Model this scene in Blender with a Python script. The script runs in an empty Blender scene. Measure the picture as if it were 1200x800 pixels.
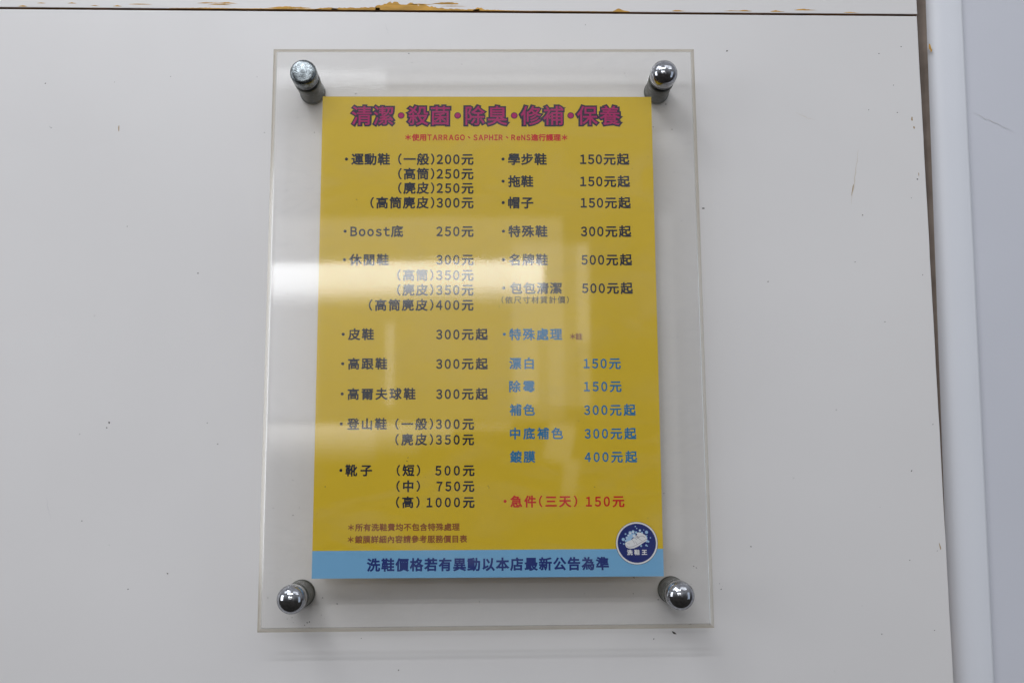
import bpy, bmesh, math, random
from mathutils import Vector, Matrix
random.seed(7)
SC = bpy.context.scene
COL = SC.collection
Z0 = 1.5                       # height of the coordinate origin of the sign on the wall

# ------------------------------------------------------------------ camera
cam = bpy.data.cameras.new("camera")
cam.sensor_width = 36.0
cam.lens = 1127.53 / 1200 * 36
cam.clip_start = 0.01
cam.clip_end = 50
co = bpy.data.objects.new("camera", cam)
COL.objects.link(co)
p, ya, r = .13881, -.01725, .00754
Rx = Matrix.Rotation(p, 3, 'X'); Rz = Matrix.Rotation(ya, 3, 'Z')
Ry = Matrix(((math.cos(r), 0, math.sin(r)), (0, 1, 0), (-math.sin(r), 0, math.cos(r))))
R = Rz @ Rx @ Ry
M = Matrix((R.col[0], R.col[2], -R.col[1])).transposed().to_4x4()
M.translation = Vector((.05158, -.60301, Z0 - .07484))
co.matrix_world = M
SC.camera = co

# ------------------------------------------------------------------ room light: soft ambient + lamps
SC.view_settings.view_transform = 'Standard'
SC.view_settings.look = 'None'
SC.view_settings.exposure = 0.0
SC.view_settings.gamma = 1
w = bpy.data.worlds.new("World"); SC.world = w; w.use_nodes = True
nt = w.node_tree; nt.nodes.clear()
N = nt.nodes.new
tc = N('ShaderNodeTexCoord'); sx = N('ShaderNodeSeparateXYZ')
nt.links.new(tc.outputs['Generated'], sx.inputs[0])
mr = N('ShaderNodeMapRange'); mr.inputs[1].default_value = -1; mr.inputs[2].default_value = 1
nt.links.new(sx.outputs[2], mr.inputs[0])
cr = N('ShaderNodeValToRGB')
els = cr.color_ramp.elements
els[0].position = 0.0; els[0].color = (.03, .028, .026, 1)
els[1].position = 1.0; els[1].color = (.50, .51, .54, 1)
for pos, c in ((.40, (.06, .056, .053, 1)), (.52, (.13, .13, .135, 1)), (.66, (.34, .345, .36, 1))):
    e = els.new(pos); e.color = c
nt.links.new(mr.outputs[0], cr.inputs[0])
bg = N('ShaderNodeBackground'); bg.inputs[1].default_value = AMBIENT = 1.0
nt.links.new(cr.outputs[0], bg.inputs[0])
wo = N('ShaderNodeOutputWorld'); nt.links.new(bg.outputs[0], wo.inputs[0])


def lamp(name, x, z, y, sx_, sz, rad, col=(1, 1, 1), rot=(90, 0, 0), ramp=None, shape='RECTANGLE'):
    """area lamp facing the sign; rad = radiance of its face"""
    d = bpy.data.lights.new(name, 'AREA'); d.shape = shape
    d.size = sx_; d.size_y = sz
    area = sx_ * sz * (math.pi / 4 if shape == 'ELLIPSE' else 1)
    d.energy = rad * area * 4 * (math.pi / 4)
    d.color = col
    o = bpy.data.objects.new(name, d); COL.objects.link(o)
    o.location = (x, y, z); o.rotation_euler = [math.radians(a) for a in rot]
    if ramp:
        d.use_nodes = True
        t = d.node_tree; em = t.nodes['Emission']
        g = t.nodes.new('ShaderNodeNewGeometry'); s = t.nodes.new('ShaderNodeSeparateXYZ')
        t.links.new(g.outputs['Parametric'], s.inputs[0])
        f = t.nodes.new('ShaderNodeFloatCurve') if False else t.nodes.new('ShaderNodeValToRGB')
        f.color_ramp.elements[0].position = ramp[0][0]; f.color_ramp.elements[0].color = (ramp[0][1],) * 3 + (1,)
        f.color_ramp.elements[1].position = ramp[-1][0]; f.color_ramp.elements[1].color = (ramp[-1][1],) * 3 + (1,)
        for a, b in ramp[1:-1]:
            e_ = f.color_ramp.elements.new(a); e_.color = (b, b, b, 1)
        t.links.new(s.outputs[1], f.inputs[0]); t.links.new(f.outputs[0], em.inputs['Strength'])
    return o

# ceiling tubes (throw the soft stacked shadows below the sign)
COOL = (.93, .96, 1.0)
lamp('ceiling_tube_lamp', -.25, 2.62, -1.50, 1.2, .045, 30, COOL, (35, 0, 0))
lamp('ceiling_tube_lamp', -.35, 2.68, -1.85, 1.2, .055, 20, COOL, (50, 0, 0))
lamp('ceiling_tube_lamp', 1.3, 2.62, -1.3, .9, .045, 9, COOL, (40, 0, 30))
lamp('ceiling_tube_lamp', -.62, 2.74, -.78, .30, .16, 17, COOL, (30, 0, -25))
lamp('added_fill_lamp', -.9, 2.72, -1.0, 1.3, .55, 2.0, COOL, (30, 0, -20))  # broad overhead fill, added to light the wall and cap tops
lamp('added_fill_lamp', .9, 2.72, -1.0, 1.3, .55, 1.2, COOL, (30, 0, 20))  # weaker added fill on the right
lamp('side_window_lamp', -2.6, 1.8, -1.3, 1.0, 1.4, 3.6, (.92, .95, 1), (90, 0, -60))
# ceiling tubes farther back, mirrored in the top of the acrylic
lamp('far_tube_lamp', -.585, 2.970, -3.0, .43, .026, 3.6, COOL, (90, 1.5, 0))
lamp('far_tube_lamp', -.585, 2.928, -3.0, .43, .018, 4.2, COOL, (90, 1.5, 0))
lamp('far_tube_lamp', .10, 2.950, -3.02, .95, .060, .45, COOL, (90, 1.0, 0))
# shop front window: transom, panes, door strip
lamp('shop_window_lamp', -.33, 2.143, -3.0, 1.13, .165, 8.0, (.96, .98, 1), (90, -.6, 0), ramp=((0, .0), (.2, .28), (.48, .85), (1, 1)))
lamp('shop_window_lamp', -.24, 2.02, -3.04, 1.10, .78, .95, (1, .99, .97), ramp=((0, .55), (.5, .8), (1, 1)))
lamp('shop_window_lamp', .262, 2.112, -3.02, .294, .378, .75, (1, 1, .97))
lamp('shop_window_lamp', .164, 1.802, -3.02, .096, .242, .95, (1, 1, .97))
lamp('shop_window_lamp', .300, 1.802, -3.02, .110, .242, .75, (1, 1, .97))
lamp('shop_window_lamp', .229, 1.802, -3.02, .007, .242, .95, (1, 1, .97))
lamp('shop_window_lamp', .384, 1.99, -3.03, .045, .62, .95, (1, 1, .97))
lamp('shop_window_lamp', -.342, 1.84, -3.01, .03, .31, 1.6, (1, 1, 1))
lamp('low_window_lamp', -.60, 1.545, -3.0, .42, .15, 3.6, (1, .99, .97), ramp=((0, 0), (.3, .2), (.7, .7), (1, 1)))
lamp('low_window_lamp', -.31, 1.560, -3.0, .16, .12, 3.0, (1, .99, .97), ramp=((0, 0), (.4, .3), (1, 1)))
lamp('low_window_lamp', -.17, 1.575, -3.0, .12, .09, 2.2, (1, .99, .97), ramp=((0, 0), (.4, .4), (1, 1)))
lamp('low_window_lamp', .00, 1.600, -3.0, .22, .035, 1.4, (1, .99, .97), ramp=((0, 0), (1, 1)))
lamp('low_window_lamp', .285, 1.545, -3.0, .10, .14, 1.0, (1, .99, .97), (90, 12, 0), ramp=((0, .8), (1, 1)))
lamp('low_window_lamp', .318, 1.385, -3.0, .055, .20, .8, (1, .99, .97), (90, 8, 0), ramp=((0, 0), (.5, .8), (1, 1)))
lamp('left_pane_lamp', -.735, 2.22, -3.05, .23, 1.16, 1.3, (.88, .90, 1), ramp=((0, 1), (.8, .8), (1, .2)))
lamp('added_streak_lamp', .71, 1.79, -3.05, .055, 1.28, .8, (.95, .97, 1))  # thin added lamp, mirrored as the pale upright band right of the paper
lamp('daylight_door_lamp', 2.6, 1.3, -1.6, .9, 1.9, .9, (.72, .84, 1), (90, 0, 50))

# ------------------------------------------------------------------ helpers
def mat(name, color, rough=.5, metal=0.0, **kw):
    m = bpy.data.materials.new(name); m.use_nodes = True
    b = m.node_tree.nodes['Principled BSDF']
    b.inputs['Base Color'].default_value = (*color, 1)
    b.inputs['Roughness'].default_value = rough
    b.inputs['Metallic'].default_value = metal
    for k, v in kw.items():
        b.inputs[k.replace('_', ' ')].default_value = v
    return m

def noisy(m, color, amp=.06, scale=20, bump=0.0, bscale=300, rough=None, stretch=(1, 1, 1), dist=.0002):
    """mottled colour and fine relief in object space"""
    t = m.node_tree; b = t.nodes['Principled BSDF']
    tc = t.nodes.new('ShaderNodeTexCoord'); mp = t.nodes.new('ShaderNodeMapping')
    mp.inputs['Scale'].default_value = stretch
    t.links.new(tc.outputs['Object'], mp.inputs[0])
    n = t.nodes.new('ShaderNodeTexNoise'); n.inputs['Scale'].default_value = scale; n.inputs['Detail'].default_value = 6
    t.links.new(mp.outputs[0], n.inputs['Vector'])
    r_ = t.nodes.new('ShaderNodeValToRGB')
    r_.color_ramp.elements[0].position = .3; r_.color_ramp.elements[1].position = .7
    r_.color_ramp.elements[0].color = tuple(c * (1 - amp) for c in color) + (1,)
    r_.color_ramp.elements[1].color = tuple(min(1, c * (1 + amp)) for c in color) + (1,)
    t.links.new(n.outputs[0], r_.inputs[0]); t.links.new(r_.outputs[0], b.inputs['Base Color'])
    if bump:
        n2 = t.nodes.new('ShaderNodeTexNoise'); n2.inputs['Scale'].default_value = bscale; n2.inputs['Detail'].default_value = 3
        t.links.new(mp.outputs[0], n2.inputs['Vector'])
        bp = t.nodes.new('ShaderNodeBump'); bp.inputs['Strength'].default_value = bump; bp.inputs['Distance'].default_value = dist
        t.links.new(n2.outputs[0], bp.inputs['Height']); t.links.new(bp.outputs[0], b.inputs['Normal'])
    if rough:
        n3 = t.nodes.new('ShaderNodeTexNoise'); n3.inputs['Scale'].default_value = scale * 2.3; n3.inputs['Detail'].default_value = 5
        t.links.new(mp.outputs[0], n3.inputs['Vector'])
        q = t.nodes.new('ShaderNodeMapRange'); q.inputs[1].default_value = .3; q.inputs[2].default_value = .7
        q.inputs[3].default_value = rough[0]; q.inputs[4].default_value = rough[1]
        t.links.new(n3.outputs[0], q.inputs[0]); t.links.new(q.outputs[0], b.inputs['Roughness'])
    return m

def link(name, me, material=None, parent=None, loc=(0, 0, 0)):
    o = bpy.data.objects.new(name, me); COL.objects.link(o)
    if material is not None:
        me.materials.append(material)
    o.parent = parent; o.location = loc
    return o

def empty(name, loc=(0, 0, 0)):
    o = bpy.data.objects.new(name, None); COL.objects.link(o); o.location = loc
    o.empty_display_size = .02
    return o

def mesh(name, verts, faces):
    me = bpy.data.meshes.new(name); me.from_pydata(verts, [], faces); me.update()
    return me

def box_bm(x0, x1, y0, y1, z0, z1, bevel=0, seg=2):
    bm = bmesh.new()
    bmesh.ops.create_cube(bm, size=1, matrix=Matrix.Translation(((x0 + x1) / 2, (y0 + y1) / 2, (z0 + z1) / 2)) @
                          Matrix.Diagonal((x1 - x0, y1 - y0, z1 - z0, 1)))
    if bevel:
        bmesh.ops.bevel(bm, geom=bm.edges[:], offset=bevel, segments=seg, affect='EDGES', profile=.5)
    return bm

def bm_obj(name, bm, material, parent=None, smooth=False, loc=(0, 0, 0)):
    me = bpy.data.meshes.new(name); bm.normal_update(); bm.to_mesh(me); bm.free()
    if smooth:
        for f in me.polygons: f.use_smooth = True
    return link(name, me, material, parent, loc)

def lathe(profile, n=48):
    """profile of (radius, out) turned round the wall normal; out = distance from the wall towards the room"""
    v = []; f = []
    for rr, yy in profile:
        for k in range(n):
            a = 2 * math.pi * k / n
            v.append((rr * math.cos(a), -yy, rr * math.sin(a)))
    for i in range(len(profile) - 1):
        for k in range(n):
            a, b = i * n + k, i * n + (k + 1) % n
            f.append((a, b, b + n, a + n))
    f.append(tuple(range(n))[::-1]); f.append(tuple(range((len(profile) - 1) * n, len(profile) * n)))
    me = mesh('lathe', v, f)
    bm = bmesh.new(); bm.from_mesh(me); bmesh.ops.recalc_face_normals(bm, faces=bm.faces[:]); bm.to_mesh(me); bm.free()
    for q in me.polygons[:-2]: q.use_smooth = True
    me.set_sharp_from_angle(angle=math.radians(42))
    return me

# ------------------------------------------------------------------ materials
WHITE = (.73, .712, .708)
M_board = noisy(mat('white_board_paint', WHITE, .42), WHITE, .03, 5, .25, 900, (.36, .5), dist=.00006)
M_edge = noisy(mat('raw_board_edge', (.30, .17, .07), .8), (.26, .14, .06), .4, 60)
M_gap = mat('dark_joint', (.03, .018, .01), .9)
M_trim = noisy(mat('daylight_blued_trim', (.74, .75, .80), .4), (.735, .75, .80), .012, 12, .15, 500)  # blue cast of side daylight mixed into the white paint
M_side = noisy(mat('grey_white_side_wall', (.62, .63, .68), .5), (.61, .62, .68), .02, 9, .2, 500)  # grey-white, carrying the same daylight blue in its colour
M_wood = noisy(mat('bare_orange_wood', (.55, .30, .055), .75), (.55, .30, .055), .35, 60, .4, 400, None, (1, 1, 8))
M_speck = mat('dark_speck', (.045, .035, .03), .8)
M_stain = mat('brown_stain', (.42, .30, .18), .7)
M_chrome = noisy(mat('polished_chrome', (.37, .38, .41), .04, 1.0), (.37, .38, .41), .3, 700, .4, 1500, (.02, .12), dist=.00005)
M_dull = noisy(mat('dulled_chrome', (.20, .22, .235), .2, 1.0), (.19, .21, .22), .45, 420, .6, 1100, (.12, .38), dist=.00016)
M_satin = noisy(mat('satin_grey_metal', (.13, .135, .12), .38, 1.0), (.13, .135, .12), .12, 200, .2, 800, (.32, .5))
M_yellow = noisy(mat('yellow_print', (.70, .485, .018), .45), (.70, .485, .018), .02, 30, .1, 1500, (.4, .5), dist=.00002)
INKS = {
    'ink': mat('navy_black_ink', (.009, .012, .028), .5),
    'blue': mat('blue_ink', (.02, .18, .38), .5),
    'red': mat('red_ink', (.60, .010, .008), .5),
    'brown': mat('brown_ink', (.28, .09, .02), .5),
    'navy': mat('footer_navy_ink', (.012, .03, .19), .5),
    'magenta': mat('magenta_ink', (.43, .001, .125), .5),
    'outline': mat('title_outline_ink', (.03, .012, .045), .5),
    'sky': mat('light_blue_print', (.19, .44, .70), .5),
    'white': mat('white_print', (.78, .78, .80), .5),
    'foam': mat('foam_blue_print', (.36, .56, .80), .5),
    'emblem': mat('emblem_navy_print', (.010, .022, .17), .5),
    'line': mat('shoe_line_print', (.20, .17, .22), .5),
}

def acrylic(name, tint, rough, scratch=True):
    """clear sheet: lets light straight through, reflects by the angle of view (Schlick)"""
    m = bpy.data.materials.new(name); m.use_nodes = True
    t = m.node_tree; t.nodes.clear(); n = t.nodes.new
    out = n('ShaderNodeOutputMaterial'); tr = n('ShaderNodeBsdfTransparent'); gl = n('ShaderNodeBsdfGlossy')
    mx = n('ShaderNodeMixShader'); g = n('ShaderNodeNewGeometry')
    tr.inputs[0].default_value = (*tint, 1); gl.inputs['Roughness'].default_value = rough
    dot = n('ShaderNodeVectorMath'); dot.operation = 'DOT_PRODUCT'
    t.links.new(g.outputs['Normal'], dot.inputs[0]); t.links.new(g.outputs['Incoming'], dot.inputs[1])
    ab = n('ShaderNodeMath'); ab.operation = 'ABSOLUTE'; t.links.new(dot.outputs['Value'], ab.inputs[0])
    om = n('ShaderNodeMath'); om.operation = 'SUBTRACT'; om.inputs[0].default_value = 1; t.links.new(ab.outputs[0], om.inputs[1])
    pw = n('ShaderNodeMath'); pw.operation = 'POWER'; pw.inputs[1].default_value = 5; t.links.new(om.outputs[0], pw.inputs[0])
    ma = n('ShaderNodeMath'); ma.operation = 'MULTIPLY_ADD'; ma.inputs[1].default_value = .96; ma.inputs[2].default_value = .04
    t.links.new(pw.outputs[0], ma.inputs[0])
    if scratch:
        tc = n('ShaderNodeTexCoord')
        hs = []
        for ang, sc, st in ((35, 160, 40), (-62, 120, 30), (80, 90, 30)):
            mp = n('ShaderNodeMapping'); mp.inputs['Rotation'].default_value = (0, math.radians(ang), 0)
            mp.inputs['Scale'].default_value = (1, 1, st)
            t.links.new(tc.outputs['Object'], mp.inputs[0])
            nz = n('ShaderNodeTexNoise'); nz.inputs['Scale'].default_value = sc / 3; nz.inputs['Detail'].default_value = 4
            t.links.new(mp.outputs[0], nz.inputs['Vector']); hs.append(nz)
        ad = n('ShaderNodeMath'); ad.operation = 'ADD'; t.links.new(hs[0].outputs[0], ad.inputs[0]); t.links.new(hs[1].outputs[0], ad.inputs[1])
        ad2 = n('ShaderNodeMath'); ad2.operation = 'ADD'; t.links.new(ad.outputs[0], ad2.inputs[0]); t.links.new(hs[2].outputs[0], ad2.inputs[1])
        bp = n('ShaderNodeBump'); bp.inputs['Strength'].default_value = .5; bp.inputs['Distance'].default_value = .0000035
        t.links.new(ad2.outputs[0], bp.inputs['Height']); t.links.new(bp.outputs[0], gl.inputs['Normal'])
    t.links.new(ma.outputs[0], mx.inputs[0]); t.links.new(tr.outputs[0], mx.inputs[1]); t.links.new(gl.outputs[0], mx.inputs[2])
    # thin uneven film of dust and wipe marks
    tc2 = n('ShaderNodeTexCoord'); mp2 = n('ShaderNodeMapping'); mp2.inputs['Scale'].default_value = (1, 1, 2.2)
    mp2.inputs['Rotation'].default_value = (0, math.radians(12), 0)
    t.links.new(tc2.outputs['Object'], mp2.inputs[0])
    n1 = n('ShaderNodeTexNoise'); n1.inputs['Scale'].default_value = 14; n1.inputs['Detail'].default_value = 8; n1.inputs['Roughness'].default_value = .7
    n1.inputs['Distortion'].default_value = 1.2
    t.links.new(mp2.outputs[0], n1.inputs['Vector'])
    q = n('ShaderNodeMapRange'); q.inputs[1].default_value = .45; q.inputs[2].default_value = .8; q.inputs[3].default_value = 0.0; q.inputs[4].default_value = .04
    t.links.new(n1.outputs[0], q.inputs[0])
    film = n('ShaderNodeBsdfDiffuse'); film.inputs[0].default_value = (.8, .8, .82, 1)
    m2 = n('ShaderNodeMixShader'); t.links.new(q.outputs[0], m2.inputs[0]); t.links.new(mx.outputs[0], m2.inputs[1]); t.links.new(film.outputs[0], m2.inputs[2])
    t.links.new(m2.outputs[0], out.inputs[0])
    return m

def acrylic_edge(name, col, keep, gloss=.12):
    m = bpy.data.materials.new(name); m.use_nodes = True
    t = m.node_tree; t.nodes.clear(); n = t.nodes.new
    out = n('ShaderNodeOutputMaterial'); tr = n('ShaderNodeBsdfTransparent'); gl = n('ShaderNodeBsdfGlossy')
    df = n('ShaderNodeBsdfTranslucent'); dd = n('ShaderNodeBsdfDiffuse')
    tr.inputs[0].default_value = (.93, .91, .87, 1); gl.inputs['Roughness'].default_value = .16
    df.inputs[0].default_value = (*col, 1); dd.inputs[0].default_value = (*col, 1)
    a = n('ShaderNodeMixShader'); a.inputs[0].default_value = .5
    t.links.new(df.outputs[0], a.inputs[1]); t.links.new(dd.outputs[0], a.inputs[2])
    b = n('ShaderNodeMixShader'); b.inputs[0].default_value = keep
    t.links.new(a.outputs[0], b.inputs[1]); t.links.new(tr.outputs[0], b.inputs[2])
    c = n('ShaderNodeMixShader'); c.inputs[0].default_value = gloss
    t.links.new(b.outputs[0], c.inputs[1]); t.links.new(gl.outputs[0], c.inputs[2])
    t.links.new(c.outputs[0], out.inputs[0])
    return m

M_acr = acrylic('clear_acrylic', (.993, .991, .984), .038)
M_aedge = acrylic_edge('cut_acrylic_edge', (.66, .62, .54), .45)
M_bev = acrylic_edge('acrylic_chamfer', (.70, .64, .54), .50, .10)
M_rim = acrylic_edge('acrylic_polished_rim', (.80, .79, .77), .75, .30)

for m_ in list(INKS.values()) + [M_yellow]:
    m_.node_tree.nodes['Principled BSDF'].inputs['Specular IOR Level'].default_value = .2

# ------------------------------------------------------------------ the wall
wall = empty('boarded_wall', (0, 0, Z0))
wall['label'] = 'white painted board wall with a chipped horizontal seam, behind the acrylic sign'
wall['category'] = 'wall'
SEAM = lambda x: .2305 - (x - .03) * .0075

def right_edge(z):
    return .3315 + .0055 * (z - .0) / .2 * .5 + .00006 * math.sin(z * 90) + .00004 * math.sin(z * 260 + 1)

def board(name, loop, parent):
    """flat board from an outline in (x, z): front at y=0, 9 mm thick, softened front edge"""
    bm = bmesh.new()
    vs = [bm.verts.new((x, 0, z)) for x, z in loop]
    f = bm.faces.new(vs); bm.normal_update()
    if f.normal.y > 0: f.normal_flip()
    ret = bmesh.ops.extrude_face_region(bm, geom=[f])
    new = [v for v in ret['geom'] if isinstance(v, bmesh.types.BMVert)]
    bmesh.ops.translate(bm, verts=new, vec=(0, .009, 0))
    bmesh.ops.recalc_face_normals(bm, faces=bm.faces[:])
    o = bm_obj(name, bm, M_board, parent)
    md = o.modifiers.new('soft_edge', 'BEVEL'); md.width = .0005; md.segments = 2; md.limit_method = 'ANGLE'; md.angle_limit = 1.0
    o.data.materials.append(M_edge)
    for q in o.data.polygons:
        if abs(q.normal.y) < .5: q.material_index = 1
    return o

zs = [-.6 + i * (.6 + SEAM(.333) - .0006) / 60 for i in range(61)]
lower = board('board', [(-1.2, -.6)] + [(right_edge(z), z) for z in zs] + [(-1.2, SEAM(-1.2) - .0006)], wall)
lower['label'] = 'large lower board carrying the sign'
zs = [SEAM(.333) + .0006 + i * (.8 - SEAM(.333)) / 40 for i in range(41)]
upper = board('board', [(-1.2, SEAM(-1.2) + .0006)] + [(right_edge(z) + .0004, z) for z in zs] + [(-1.2, .8)], wall)
upper['label'] = 'upper board chipped along its lower edge'
bm_obj('backing', box_bm(-1.2, .325, .0095, .02, -.6, .8), M_gap, wall)

def blob(cx, cz, rx, rz, y, n=9, jag=.35, ang=0.0):
    v = []
    for k in range(n):
        a = 2 * math.pi * k / n; q = 1 + random.uniform(-jag, jag)
        x, z = rx * q * math.cos(a), rz * q * math.sin(a)
        v.append((cx + x * math.cos(ang) - z * math.sin(ang), y, cz + x * math.sin(ang) + z * math.cos(ang)))
    return v

def blobs(name, items, material, parent, y):
    V = []; F = []
    for cx, cz, rx, rz, ang in items:
        v = blob(cx, cz, rx, rz, y, ang=ang); b = len(V); V += v; F.append(tuple(range(b, b + len(v)))[::-1])
        y -= .000002
    o = link(name, mesh(name, V, F), material, parent)
    return o

# chipped paint streaks above the seam: a jagged strip from (x0) to (x1) with given heights
def chip(x0, x1, prof, off=.0, jag=.25, n=None):
    n = n or max(6, int((x1 - x0) / .0012))
    top = []; bot = []
    for i in range(n + 1):
        t = i / n; x = x0 + (x1 - x0) * t
        s = t * (len(prof) - 1); k = min(int(s), len(prof) - 2); h = prof[k] + (prof[k + 1] - prof[k]) * (s - k)
        h *= 1 + random.uniform(-jag, jag)
        b = SEAM(x) + .0007 + off
        lo = b if off == 0 else b - h * .3 * random.uniform(.4, 1)
        bot.append((x, -.00006, lo)); top.append((x, -.00006, max(lo + .00002, b + h)))
    V = bot + top[::-1]
    link('paint_chip', mesh('paint_chip', V, [tuple(range(len(V)))]), M_wood, upper)

mm = .001
chip(-.163, -.063, [.0002, .0006, .0003, .0007, .0004])
chip(-.067, -.052, [.0004, .0012, .0013, .0009]); chip(-.099, -.069, [0, .0008, .0011, .0008, 0], off=.0009)
chip(-.056, -.024, [.0009, .0014, .0013, .0018, .0013])
chip(-.027, .000, [.0028, .0050, .0049, .0045, .0046, .0042])
chip(.000, .013, [.0042, .0036, .0030, .0022]); chip(.013, .042, [.0018, .0012, .0009, .0010])
chip(.038, .046, [.0005, .0026, .0020, .0006]); chip(.046, .068, [.0008, .0005, .0003])
chip(.010, .028, [0, .0010, .0012, .0005], off=.0046); chip(-.006, .012, [0, .0006, .0005, 0], off=.0040)
chip(.016, .034, [0, .0004, .0003, 0], off=.0030)
chip(-.190, -.174, [0, .0006, .0005, 0], off=.0026); chip(-.145, -.118, [0, .0007, .0003, .0008, 0], off=.0038)
chip(-.138, -.122, [0, .0005, .0006, 0], off=.0028)
chip(.131, .142, [.0004, .0022, .0012, .0003]); chip(.170, .180, [0, .0010, .0004, 0], off=.0008)
chip(.205, .224, [0, .0004, .0003, .0009, 0], off=.0012); chip(.236, .246, [0, .001, .0004, 0], off=.0010)
chip(.252, .268, [0, .0009, .0008, .0003, 0], off=.0022); chip(.068, .131, [.0002, .0003, .0002])
chip(.285, .296, [0, .0006, .0003, 0], off=.0006)
for x0 in (-.262, -.25, -.23, -.215, -.2):
    chip(x0, x0 + .006, [0, random.uniform(.0004, .0009), 0], off=random.uniform(0.0005, .004))

sp = [(206.09, 202.99), (186.42, 95.81), (-188.68, -40.14), (-137.38, 54.28), (159.37, -169.98), (307.41, 201.19), (322.57, 205.98), (315.74, 179.18), (298.24, 162.08), (327.41, 114.91), (322.66, 102.28), (283.35, 59.88), (326.62, 51.29), (300.31, 20.84), (326.67, -44.61), (306.54, -128.06), (324.04, -122.55), (319.05, -170.06), (-202.29, -100.03), (-172.31, -141.07), (-121.21, -53.79), (-235.57, 150.53), (-160.06, 185.33), (226.46, 47.24), (236.95, -77.45), (208.48, -118.95), (266.01, -35.08)]
items = []
for i, (x, z) in enumerate(sp):
    big = .0009 if i < 2 else .0007 if i in ( 2, 3, 9) else .0004
    if i == 4: items.append((x * mm, z * mm, .0016, .0007, -.6)); continue
    items.append((x * mm, z * mm, big * random.uniform(.7, 1), big * random.uniform(.5, .8), random.uniform(-.5, .5)))
for cx_, cz_ in ((-.067, .174), (.158, .174), (-.067, -.144), (.158, -.144)):
    for k in range(9):
        q = random.choice((.00012, .00018, .00028))
        items.append((cx_ + random.gauss(0, .014), cz_ - .006 + random.gauss(0, .012), q * random.uniform(.8, 2), q, random.uniform(-1, 1)))
for k in range(45):
    q = random.choice((.00012, .0002, .00028))
    items.append((random.uniform(-.27, .328), random.uniform(-.2, .228), q * random.uniform(.8, 2), q, random.uniform(-1, 1)))
s = blobs('dirt_speck', items, M_speck, lower, -.00004); s['kind'] = 'stuff'
s = blobs('brown_stain', [(.2845, .108, .0003, .004, -.25), (.3265, .156, .0006, .0012, 0), (.3275, .150, .0005, .0012, .1),
                          (.326, -.12, .0004, .002, .2), (-.192, .150, .0005, .002, 0), (.3285, .118, .0003, .0012, 0)], M_stain, lower, -.00003)
s['kind'] = 'stuff'

# bead of white trim, its blue daylight cast painted in, and the wall beside it
tr = empty('corner_trim', (0, 0, Z0))
tr['label'] = 'white vertical trim strip with daylight blue in its colour to the right of the board wall'
tr['category'] = 'trim'
xa = lambda z: .3322 + .0135 * z / .2 * .5
xb = lambda z: .3630 + .0110 * z / .2 * .5
prof = [(-.15, .036), (.0, .024), (.10, .0155), (.20, .0108), (.32, .0082), (.42, .0070), (.55, .0064), (.75, .0062), (.94, .0063), (.985, .0066), (1.0, .0075), (1.0, .016)]
V = []; F = []
for j in range(2):
    z = (-.6, .8)[j]
    for t, y in prof: V.append((xa(z) + (xb(z) - xa(z)) * t, y, z))
n = len(prof)
for i in range(n - 1): F.append((i, i + 1, i + 1 + n, i + n))
jn = link('shaded_joint', mesh('shaded_joint', [v for j in range(2) for v in V[j * len(prof):j * len(prof) + 4]],
                                [(i, i + 1, i + 5, i + 4) for i in range(3)]), noisy(mat('brown_joint_shade', (.34, .28, .24), .8), (.34, .28, .24), .3, 40), tr)  # brown joint, with the shade of the gap beside the board painted in
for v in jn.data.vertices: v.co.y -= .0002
st = link('trim_strip', mesh('trim_strip', V, F), M_trim, tr)
for f in st.data.polygons: f.use_smooth = True
blobs('paint_chip', [(.3452, .2085, .0009, .0026, .05), (.3457, .2066, .0007, .0012, .0)], M_wood, tr, .0066)
side = link('side_wall', mesh('side_wall', [(xb(-.6) - .0005, .0082, -.6), (1.3, .0082, -.6), (1.3, .0082, .8), (xb(.8) - .0005, .0082, .8)], [(0, 1, 2, 3)]), M_side)
side.location = (0, 0, Z0); side['kind'] = 'structure'

# faint grey scuffs on the boards and the side wall
def scuff(pts, wd, y, parent, m_):
    V = []; F = []
    for i, (x, z) in enumerate(pts):
        a_, b_ = pts[max(0, i - 1)], pts[min(len(pts) - 1, i + 1)]
        d = Vector((b_[0] - a_[0], b_[1] - a_[1])).normalized(); t = wd * (1 - abs(2 * i / (len(pts) - 1) - 1) * .8) * random.uniform(.5, 1.2)
        V += [(x - d.y * t / 2, y, z + d.x * t / 2), (x + d.y * t / 2, y, z - d.x * t / 2)]
        if i: F.append((2 * i - 2, 2 * i - 1, 2 * i + 1, 2 * i))
    return link('scuff', mesh('scuff', V, F), m_, parent)
M_scuff = mat('grey_scuff', (.62, .61, .62), .6)
M_scuff2 = mat('pale_brown_scuff', (.64, .59, .53), .6)
def wander(x0, z0, x1, z1, amp, n=14):
    return [(x0 + (x1 - x0) * i / n + random.uniform(-amp, amp), z0 + (z1 - z0) * i / n + random.uniform(-amp, amp)) for i in range(n + 1)]
scuff(wander(.372, .163, .398, .150, .0005), .0006, .0079, side, M_scuff)
scuff(wander(.290, .135, .283, .098, .0003), .0008, -.00005, lower, M_scuff2)
for x0, z0, x1, z1 in ((-.02, .222, -.018, .214), (.25, .16, .262, .155), (-.225, -.085, -.221, -.10)):
    scuff(wander(x0, z0, x1, z1, .0006), .00035, -.00005, lower, M_scuff if x0 < 0 else M_scuff2)

# ------------------------------------------------------------------ acrylic sign holder
CX, CZ, HW, HH = .04552, .01485, .26665 / 2, .35697 / 2
holder = empty('acrylic_sign_holder', (CX, 0, Z0 + CZ))
holder['label'] = 'clear acrylic sheet sign holder on four chrome standoffs, mounted on the white wall'
holder['category'] = 'sign holder'

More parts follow.
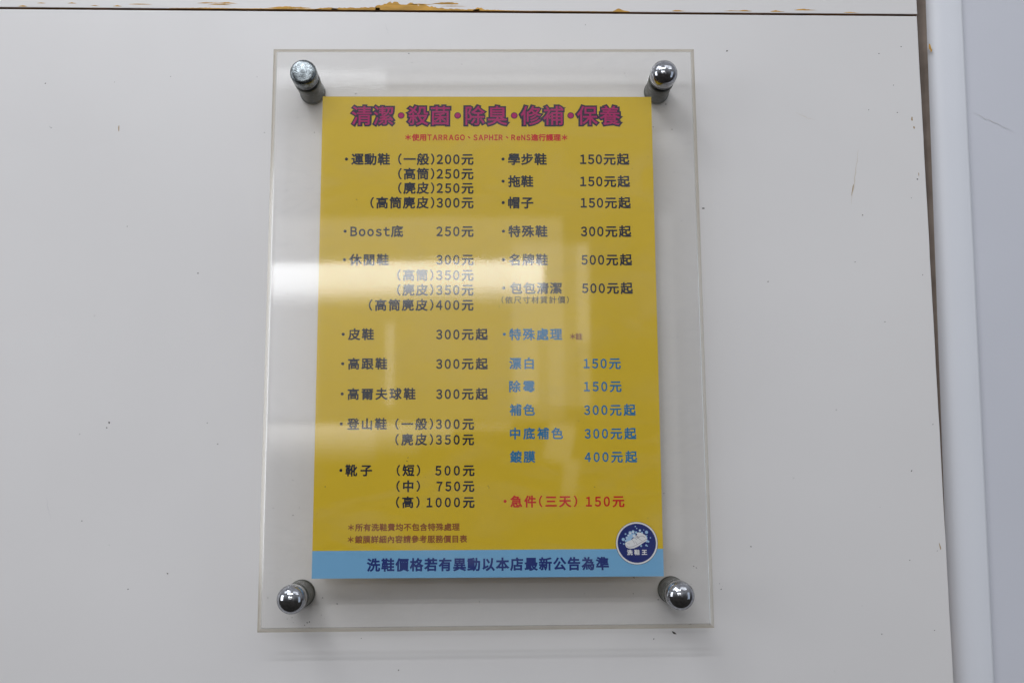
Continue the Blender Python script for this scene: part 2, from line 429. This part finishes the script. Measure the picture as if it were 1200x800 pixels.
def sheet(name, yf, yb, mface, bevel):
    bm = bmesh.new()
    rings = [(bevel, yf), (bevel * .82, yf + .00018), (0, yf + .0011), (0, yb - .0004), (.0004, yb)]
    L = []
    for ins, y in rings:
        L.append([bm.verts.new((a * (HW - ins), y, b * (HH - ins))) for a, b in ((-1, 1), (1, 1), (1, -1), (-1, -1))])
    bm.faces.new(L[0]); bm.faces.new(L[-1][::-1])
    idx = []
    for i in range(4):
        for k in range(4):
            f = bm.faces.new((L[i][k], L[i + 1][k], L[i + 1][(k + 1) % 4], L[i][(k + 1) % 4])); f.material_index = (3, 2, 1, 2)[i]
    bmesh.ops.recalc_face_normals(bm, faces=bm.faces[:])
    o = bm_obj(name, bm, mface, holder)
    o.data.materials.append(M_aedge); o.data.materials.append(M_bev); o.data.materials.append(M_rim)
    return o
sheet('front_panel', -.0246, -.0209, M_acr, .0027)

barrel_prof = [(.0078, .0), (.0082, .0004), (.0082, .0022), (.0078, .0026), (.0078, .0180), (.0081, .0184), (.0081, .0204), (.0077, .0208)]
washer_prof = [(.0078, .02465), (.0081, .0249), (.0081, .0256), (.0076, .0259)]
dome = [(.0072, .0259), (.0081, .0263), (.0084, .0270), (.0084, .0305)]
for k in range(1, 15):
    a = k / 14 * math.pi / 2
    dome.append((.0001 + .0083 * math.cos(a), .0305 + .0066 * math.sin(a)))
flat = [(.0072, .0259), (.0081, .0263), (.0083, .0270), (.0083, .0318)]
for k in range(1, 7):
    a = k / 6 * math.pi / 2
    flat.append((.0059 + .0024 * math.cos(a), .0318 + .0024 * math.sin(a)))
flat += [(.0045, .03435), (.0025, .03445), (.0002, .0345)]
bolt = [(.003, .0206), (.003, .0262)]
ME = {k: lathe(v) for k, v in dict(barrel=barrel_prof, washer=washer_prof, dome=dome, flat=flat, bolt=bolt).items()}
for k, m_ in dict(barrel=M_satin, washer=M_chrome, dome=M_chrome, flat=M_dull, bolt=M_satin).items(): ME[k].materials.append(m_)
for a, b, lab in ((-1, 1, 'dulled chrome standoff at the top left with a flat scuffed cap'), (1, 1, 'shiny chrome standoff at the top right'),
                  (-1, -1, 'shiny chrome standoff at the bottom left'), (1, -1, 'shiny chrome standoff at the bottom right')):
    so = link('standoff', ME['barrel'], None, holder, (a * .22504 / 2, 0, b * .31835 / 2))
    so['label'] = lab
    link('washer', ME['washer'], None, so)
    link('cap', ME['flat' if (a, b) == (-1, 1) else 'dome'], None, so)
    link('bolt', ME['bolt'], None, so)

dust = [(-33.8, 94.9), (-33.73, 90.01), (-43.93, 42.3), (-10.57, 144.38), (-35.35, 163.41), (46.71, -80.5), (47.21, -81.5), (-50.12, -144.27), (-41.62, -147.74), (-81.86, -143.97), (-58.75, -158.19), (-60.2, -159.62), (-1.02, -63.53), (-1.51, -65.55), (131.56, -143.55), (167.75, -128.2), (169.23, -129.2), (183.41, -141.59), (-49.87, -80.26), (53.91, 27.57), (94.45, 55.07)]
it = [(x * mm - CX, z * mm - CZ, random.uniform(.00025, .00042), random.uniform(.0002, .0003), random.uniform(-1, 1)) for x, z in dust]
for k in range(70):
    q = random.choice((.00010, .00015, .0002))
    it.append((random.uniform(-HW, HW) * .97, random.uniform(-HH, HH) * .97, q, q * random.uniform(.6, 1.6), 0))
it = [i for i in it]
s = blobs('dust_speck', it, M_speck, holder, -.02463); s['kind'] = 'stuff'

# ------------------------------------------------------------------ poster
poster = empty('price_poster', (.0469, -.0206, Z0 + .0145))
poster.rotation_euler.y = .00231
poster['label'] = 'yellow price list poster with blue footer, held between the acrylic sheets'
poster['category'] = 'poster'
PW, PH = .10401, .1485
bm_obj('paper_sheet', box_bm(-PW, PW, 0, .0002, -PH, PH), M_yellow, poster)
c_, s_ = math.cos(-.00231), math.sin(-.00231)
def P(x, z):          # wall millimetres -> poster plane
    x = x * mm - .0469; z = z * mm - .0145
    return (x * c_ + z * s_, -x * s_ + z * c_)
y1 = P(46, -118.0)[1]
link('footer_band', mesh('footer_band', [(-PW, -.00003, -PH), (PW, -.00003, -PH), (PW, -.00003, y1), (-PW, -.00003, y1)], [(0, 1, 2, 3)]), INKS['sky'], poster)

# glyph outlines from the built-in text object, thickened by a bevel and pressed flat
CACHE = {}
def glyph(ch, wgt):
    key = (ch, wgt)
    if key in CACHE: return CACHE[key]
    c = bpy.data.curves.new('glyph', 'FONT'); c.body = ch; c.size = 1; c.bevel_depth = wgt; c.bevel_resolution = 0; c.resolution_u = 3
    o = bpy.data.objects.new('glyph', c); COL.objects.link(o)
    bpy.context.view_layer.update()
    dg = bpy.context.evaluated_depsgraph_get()
    me = bpy.data.meshes.new_from_object(o.evaluated_get(dg))
    bm = bmesh.new(); bm.from_mesh(me)
    bmesh.ops.delete(bm, geom=[f for f in bm.faces if f.calc_center_median().z < -1e-6], context='FACES')
    bmesh.ops.remove_doubles(bm, verts=bm.verts[:], dist=1e-5)
    V = [(v.co.x, v.co.z / max(wgt, 1e-6), v.co.y) for v in bm.verts]
    bm.verts.index_update()
    F = [tuple(v.index for v in f.verts) for f in bm.faces]
    bm.free()
    bpy.data.objects.remove(o); bpy.data.curves.remove(c); bpy.data.meshes.remove(me)
    xs = [v[0] for v in V]; zs_ = [v[2] for v in V]
    CACHE[key] = (V, F, min(xs), max(xs), min(zs_), max(zs_))
    return CACHE[key]

def disc(cx, cz, rr, y, n=20, rz=None):
    rz = rz or rr
    return [(cx + rr * math.cos(2 * math.pi * k / n), y, cz + rz * math.sin(2 * math.pi * k / n)) for k in range(n)]

WG = {-1: .010, 0: .030, 1: .036, 2: .038}
def text(name, s, x0, x1, zc, em, color, wgt, parent, y=-.00006, extra=0.0, P=P):
    ink = .00001
    V = []; F = []
    cells = []
    for ch in s:
        fw = chr(ord(ch) + 0xFEE0) if '!' <= ch <= '~' else ch
        g = glyph(fw, WG[wgt] + extra)
        sc = .85 if ch.isdigit() else .9 if ch in '()' else .86 if '!' <= ch <= '~' else 1
        gw = (g[3] - g[2]) * sc
        if ch.isdigit(): adv = .555; off = (adv - gw) / 2 - g[2] * sc
        elif '!' <= ch <= '~': adv = gw + (.10 if ch not in '()' else .12); off = (adv - gw) / 2 - g[2] * sc
        elif ch in '、': adv = 1.0; off = (adv - gw) / 2 - g[2]
        else: adv = 1.0; off = 0
        cells.append((ch, g, adv, off, sc, .92 if ch in '()' else 1))
    xx0, zz = P(x0, zc); xx1, _ = P(x1, zc); e = em * mm
    n = len(s)
    first = cells[0][3] + cells[0][1][2] * cells[0][4]
    last = cells[-1][2] - (cells[-1][3] + cells[-1][1][3] * cells[-1][4])
    total = sum(c[2] for c in cells) * e
    if n > 1:
        trk = ((xx1 - xx0) - (total - (first + last) * e)) / (n - 1)
        x = xx0 - first * e
    else:
        trk = 0; x = (xx0 + xx1) / 2 - e * .5
        if abs(x1 - x0) < .01: x = xx0 - (cells[0][3] + (cells[0][1][2] + cells[0][1][3]) / 2) * e
    for ch, g, adv, off, sc, sv in cells:
        dz = -.38 * e * sv
        if ch == '、': dz = -(g[4] + g[5]) / 2 * e
        b = len(V)
        V += [(x + (off + v[0] * sc) * e, y - v[1] * ink, zz + dz + v[2] * e * sv) for v in g[0]]
        F += [tuple(i + b for i in f) for f in g[1]]
        x += adv * e + trk
    return link(name, mesh(name, V, F), INKS[color], parent)

ROWS = [
    ('清', -32.09, -32.09, 150.63, 13.63, 'title', 2),
    ('潔', -18.24, -18.24, 150.61, 13.66, 'title', 2),
    ('・', -7.23, -7.23, 150.60, 13.66, 'title', 2),
    ('殺', 3.57, 3.57, 150.59, 13.66, 'title', 2),
    ('菌', 17.45, 17.45, 150.57, 13.68, 'title', 2),
    ('・', 28.38, 28.38, 150.56, 13.66, 'title', 2),
    ('除', 39.47, 39.47, 150.55, 13.68, 'title', 2),
    ('臭', 53.48, 53.48, 150.53, 13.68, 'title', 2),
    ('・', 64.11, 64.11, 150.52, 13.68, 'title', 2),
    ('修', 74.74, 74.74, 150.50, 13.68, 'title', 2),
    ('補', 88.88, 88.88, 150.49, 13.71, 'title', 2),
    ('・', 99.85, 99.85, 150.47, 13.68, 'title', 2),
    ('保', 110.39, 110.39, 150.46, 13.71, 'title', 2),
    ('養', 124.68, 124.68, 150.44, 13.71, 'title', 2),
    ('＊使用TARRAGO、SAPHIR、ReNS進行護理＊', -4.59, 97.58, 136.29, 4.64, 'red', 1),
    ('•', -41.17, -41.17, 122.20, 7.87, 'ink', 0),
    ('•', -41.26, -41.26, 75.93, 7.70, 'ink', 0),
    ('•', -41.33, -41.33, 57.94, 7.64, 'ink', 0),
    ('•', -41.34, -41.34, 11.54, 7.48, 'ink', 0),
    ('•', -41.35, -41.35, -6.54, 7.41, 'ink', 0),
    ('•', -41.35, -41.35, -24.88, 7.34, 'ink', 0),
    ('•', -41.56, -41.56, -43.01, 7.28, 'ink', 0),
    ('•', -41.34, -41.34, -70.67, 7.19, 'ink', 0),
    ('•', 56.86, 56.86, 122.00, 7.88, 'ink', 0),
    ('•', 56.78, 56.78, 107.66, 7.84, 'ink', 0),
    ('•', 56.8, 56.8, 93.90, 7.80, 'ink', 0),
    ('•', 56.84, 56.84, 75.60, 7.72, 'ink', 0),
    ('•', 56.73, 56.73, 57.57, 7.67, 'ink', 0),
    ('•', 56.83, 56.83, 39.74, 7.60, 'ink', 0),
    ('•', 56.96, 56.96, 11.05, 7.50, 'blue', 0),
    ('•', 56.78, 56.78, -89.69, 7.14, 'red', 0),
    ('運動鞋', -38.19, -13.98, 122.16, 7.87, 'ink', 0),
    ('(一般)', -8.91, 13.84, 122.11, 7.88, 'ink', 0),
    ('200元', 15.13, 38.39, 122.06, 7.88, 'ink', 0),
    ('(高筒)', -8.82, 13.83, 112.65, 7.85, 'ink', 0),
    ('250元', 15.16, 38.37, 112.59, 7.84, 'ink', 0),
    ('(麂皮)', -8.74, 13.86, 103.44, 7.81, 'ink', 0),
    ('250元', 15.19, 38.35, 103.38, 7.81, 'ink', 0),
    ('(高筒麂皮)', -25.89, 13.89, 94.07, 7.78, 'ink', 0),
    ('300元', 15.22, 38.34, 93.98, 7.78, 'ink', 0),
    ('Boost底', -37.99, -5.33, 75.87, 7.71, 'ink', 0),
    ('250元', 15.12, 38.3, 75.70, 7.71, 'ink', 0),
    ('休閒鞋', -38.55, -14.07, 57.89, 7.65, 'ink', 0),
    ('300元', 15.19, 38.27, 57.69, 7.65, 'ink', 0),
    ('(高筒)', -8.83, 13.54, 48.11, 7.63, 'ink', 0),
    ('350元', 15.11, 38.25, 48.00, 7.63, 'ink', 0),
    ('(麂皮)', -8.85, 13.57, 38.85, 7.58, 'ink', 0),
    ('350元', 15.15, 38.23, 38.74, 7.60, 'ink', 0),
    ('(高筒麂皮)', -26.0, 13.61, 29.51, 7.54, 'ink', 0),
    ('400元', 15.07, 38.21, 29.37, 7.54, 'ink', 0),
    ('皮鞋', -38.43, -22.64, 11.49, 7.47, 'ink', 0),
    ('300元起', 15.24, 47.04, 11.18, 7.48, 'ink', 0),
    ('高跟鞋', -38.14, -14.34, -6.62, 7.41, 'ink', 0),
    ('300元起', 15.3, 46.97, -6.94, 7.43, 'ink', 0),
    ('高爾夫球鞋', -38.11, 2.98, -25.02, 7.36, 'ink', 0),
    ('300元起', 15.37, 46.9, -25.31, 7.36, 'ink', 0),
    ('登山鞋', -38.22, -14.27, -43.11, 7.28, 'ink', 0),
    ('(一般)', -9.13, 13.68, -43.30, 7.28, 'ink', 0),
    ('300元', 15.22, 38.38, -43.45, 7.30, 'ink', 0),
    ('(麂皮)', -9.05, 13.72, -52.62, 7.27, 'ink', 0),
    ('350元', 15.26, 38.36, -52.79, 7.26, 'ink', 0),
    ('靴子', -38.64, -22.74, -70.75, 7.19, 'ink', 0),
    ('(短)', -8.06, 6.03, -70.97, 7.20, 'ink', 0),
    ('500元', 15.01, 38.63, -71.18, 7.20, 'ink', 0),
    ('(中)', -8.13, 5.98, -80.32, 7.16, 'ink', 0),
    ('750元', 15.81, 38.51, -80.53, 7.17, 'ink', 0),
    ('(高)', -8.29, 5.83, -89.74, 7.13, 'ink', 0),
    ('1000元', 9.9, 38.59, -89.94, 7.13, 'ink', 0),
    ('學步鞋', 59.97, 84.26, 121.97, 7.90, 'ink', 0),
    ('150元起', 105.25, 136.49, 121.88, 7.91, 'ink', 0),
    ('拖鞋', 59.87, 75.74, 107.63, 7.84, 'ink', 0),
    ('150元起', 105.06, 136.51, 107.50, 7.85, 'ink', 0),
    ('帽子', 59.78, 75.6, 93.87, 7.80, 'ink', 0),
    ('150元起', 105.14, 136.71, 93.72, 7.80, 'ink', 0),
    ('特殊鞋', 59.81, 84.21, 75.56, 7.72, 'ink', 0),
    ('300元起', 104.93, 136.52, 75.40, 7.74, 'ink', 0),
    ('名牌鞋', 60.0, 84.2, 57.52, 7.65, 'ink', 0),
    ('500元起', 104.93, 136.61, 57.33, 7.67, 'ink', 0),
    ('包包清潔', 60.56, 92.66, 39.65, 7.60, 'ink', 0),
    ('500元起', 104.99, 136.64, 39.47, 7.60, 'ink', 0),
    ('(依尺寸材質計價)', 55.42, 96.76, 32.34, 4.85, 'ink', -1),
    ('特殊處理', 59.89, 92.4, 10.95, 7.50, 'blue', 0),
    ('漂白', 59.76, 74.85, -6.94, 7.44, 'blue', 0),
    ('150元', 105.16, 127.95, -7.21, 7.44, 'blue', 0),
    ('除霉', 59.66, 75.21, -20.97, 7.38, 'blue', 0),
    ('150元', 105.12, 128.1, -21.26, 7.38, 'blue', 0),
    ('補色', 59.77, 75.27, -35.22, 7.33, 'blue', 0),
    ('300元起', 104.92, 136.53, -35.56, 7.34, 'blue', 0),
    ('中底補色', 59.92, 92.13, -49.48, 7.28, 'blue', 0),
    ('300元起', 105.02, 136.53, -49.78, 7.30, 'blue', 0),
    ('鍍膜', 59.67, 75.27, -63.38, 7.23, 'blue', 0),
    ('400元起', 104.77, 136.69, -63.77, 7.26, 'blue', 0),
    ('＊註', 97.08, 104.93, 9.45, 4.49, 'brown', 0),
    ('急件(三天)', 59.79, 99.96, -89.87, 7.34, 'red', 0),
    ('150元', 105.07, 128.23, -90.16, 7.36, 'red', 0),
    ('＊所有洗鞋費均不包含特殊處理', -36.58, 29.68, -104.28, 4.58, 'brown', 0),
    ('＊鍍膜詳細內容請參考服務價目表', -36.67, 34.24, -111.31, 4.57, 'brown', 0),
    ('洗鞋價格若有異動以本店最新公告為準', -25.22, 118.09, -126.15, 7.81, 'navy', 1),
]
for s, x0, x1, zc, em, col, wt in ROWS:
    if s == '•':
        a, b = P(x0, zc)
        link('bullet_mark', mesh('bullet', disc(a, b, em * .127 * mm, -.00006), [tuple(range(20))]), INKS[col], poster)
    elif col == 'title':
        if s == '・':
            a, b = P(x0, zc)
            link('title_outline', mesh('dot', disc(a, b, .00215, -.00005), [tuple(range(20))]), INKS['outline'], poster)
            link('title_dot', mesh('dot', disc(a, b, .00168, -.00009), [tuple(range(20))]), INKS['magenta'], poster)
        else:
            text('title_outline', s, x0, x0, zc, em * .97, 'outline', 2, poster, extra=.052, y=-.00005)
            text('title_character', s, x0, x0, zc, em * .97, 'magenta', 2, poster, extra=-.028, y=-.00008)
    else:
        text('printed_line', s, x0, x1, zc, em, col, wt, poster)

# round shop emblem in the corner
ex, ez = P(134.98, -114.85)
emb = link('shop_emblem', mesh('emblem', disc(ex, ez, .01255, -.00012, 64), [tuple(range(64))]), INKS['outline'], poster)
link('emblem_ring', mesh('ring', disc(ex, ez, .01235, -.00014, 64), [tuple(range(64))]), INKS['white'], emb)
link('emblem_disc', mesh('disc', disc(ex, ez, .01142, -.00016, 64), [tuple(range(64))]), INKS['emblem'], emb)
k_ = .0123 / 319.0     # emblem drawing units (close-up pixels, centre 416,408)
def E_(x, y): return (ex + (x - 416) * k_, ez - (y - 408) * k_)
V = []; F = []
for x, y, rr in [(318, 252, 27), (362, 235, 24), (290, 292, 20), (262, 325, 18), (208, 350, 24), (245, 372, 16), (325, 300, 40), (300, 335, 38), (370, 290, 34), (410, 245, 18),
                 (468, 215, 18), (420, 185, 10), (398, 156, 10), (528, 208, 8), (570, 243, 25), (245, 268, 13), (215, 418, 13), (165, 405, 7), (482, 450, 15), (560, 440, 14), (578, 452, 9),
                 (595, 385, 16), (570, 375, 22), (628, 328, 10), (560, 305, 16), (500, 250, 16), (578, 288, 6), (275, 360, 26), (455, 262, 20), (565, 330, 18)]:
    a, b = E_(x, y); v = disc(a, b, rr * k_, -.00018 - len(F) * .0000006, 12); q = len(V); V += v; F.append(tuple(range(q, q + 12)))
link('foam_bubbles', mesh('foam', V, F), INKS['foam'], emb)
V = []; F = []
for x, y, rr in [(318, 258, 15), (362, 240, 12), (292, 292, 9), (468, 215, 9), (375, 298, 20), (432, 262, 14), (265, 325, 8), (452, 258, 14), (478, 262, 15), (505, 270, 14)]:
    a, b = E_(x, y); v = disc(a, b, rr * k_, -.00021 - len(F) * .0000006, 12); q = len(V); V += v; F.append(tuple(range(q, q + 12)))
link('foam_highlights', mesh('foam', V, F), INKS['white'], emb)
shoe = [(240, 400), (262, 385), (300, 372), (345, 350), (385, 318), (412, 292), (432, 268), (455, 258), (490, 262), (520, 272), (548, 285), (560, 305), (572, 335), (575, 360),
        (560, 378), (520, 402), (470, 435), (425, 462), (380, 482), (330, 490), (285, 484), (252, 468), (238, 440), (236, 418)]
V = [(E_(x, y)[0], -.00023, E_(x, y)[1]) for x, y in shoe]
link('shoe_shape', mesh('shoe', V, [tuple(range(len(V)))]), INKS['white'], emb)
def stroke(pts, wd, y):
    V = []; F = []
    for i, (a, b) in enumerate(zip(pts[:-1], pts[1:])):
        d = Vector((b[0] - a[0], b[1] - a[1])).normalized(); nx, ny = -d.y * wd / 2, d.x * wd / 2
        q = len(V)
        for px, py in ((a[0] + nx, a[1] + ny), (a[0] - nx, a[1] - ny), (b[0] - nx, b[1] - ny), (b[0] + nx, b[1] + ny)):
            g = E_(px, py); V.append((g[0], y - i * .0000004, g[1]))
        F.append((q, q + 1, q + 2, q + 3))
    return V, F
V = []; F = []
for i, (pts, wd) in enumerate([([(245, 442), (290, 466), (345, 462), (400, 440), (470, 402), (530, 370), (572, 345)], 5), ([(340, 350), (372, 392), (384, 420)], 4), ([(384, 375), (412, 405), (420, 425)], 4),
                ([(412, 292), (440, 330), (470, 300), (520, 300), (545, 325)], 5), ([(380, 330), (420, 350)], 6), ([(398, 312), (440, 335)], 6), ([(412, 296), (450, 318)], 6), ([(440, 335), (500, 375)], 4), ([(270, 412), (310, 418)], 4)]):
    v, f = stroke(pts, wd, -.00025 - i * .000003); q = len(V); V += v; F += [tuple(j + q for j in g) for g in f]
link('shoe_lines', mesh('lines', V, F), INKS['line'], emb)
for s, x in (('洗', 305), ('鞋', 415), ('王', 530)):
    a, b = E_(x, 546)
    text('emblem_lettering', s, a, a, b, 3.25, 'white', 2, emb, y=-.00024, P=lambda x, z: (x, z))

bpy.context.view_layer.update()
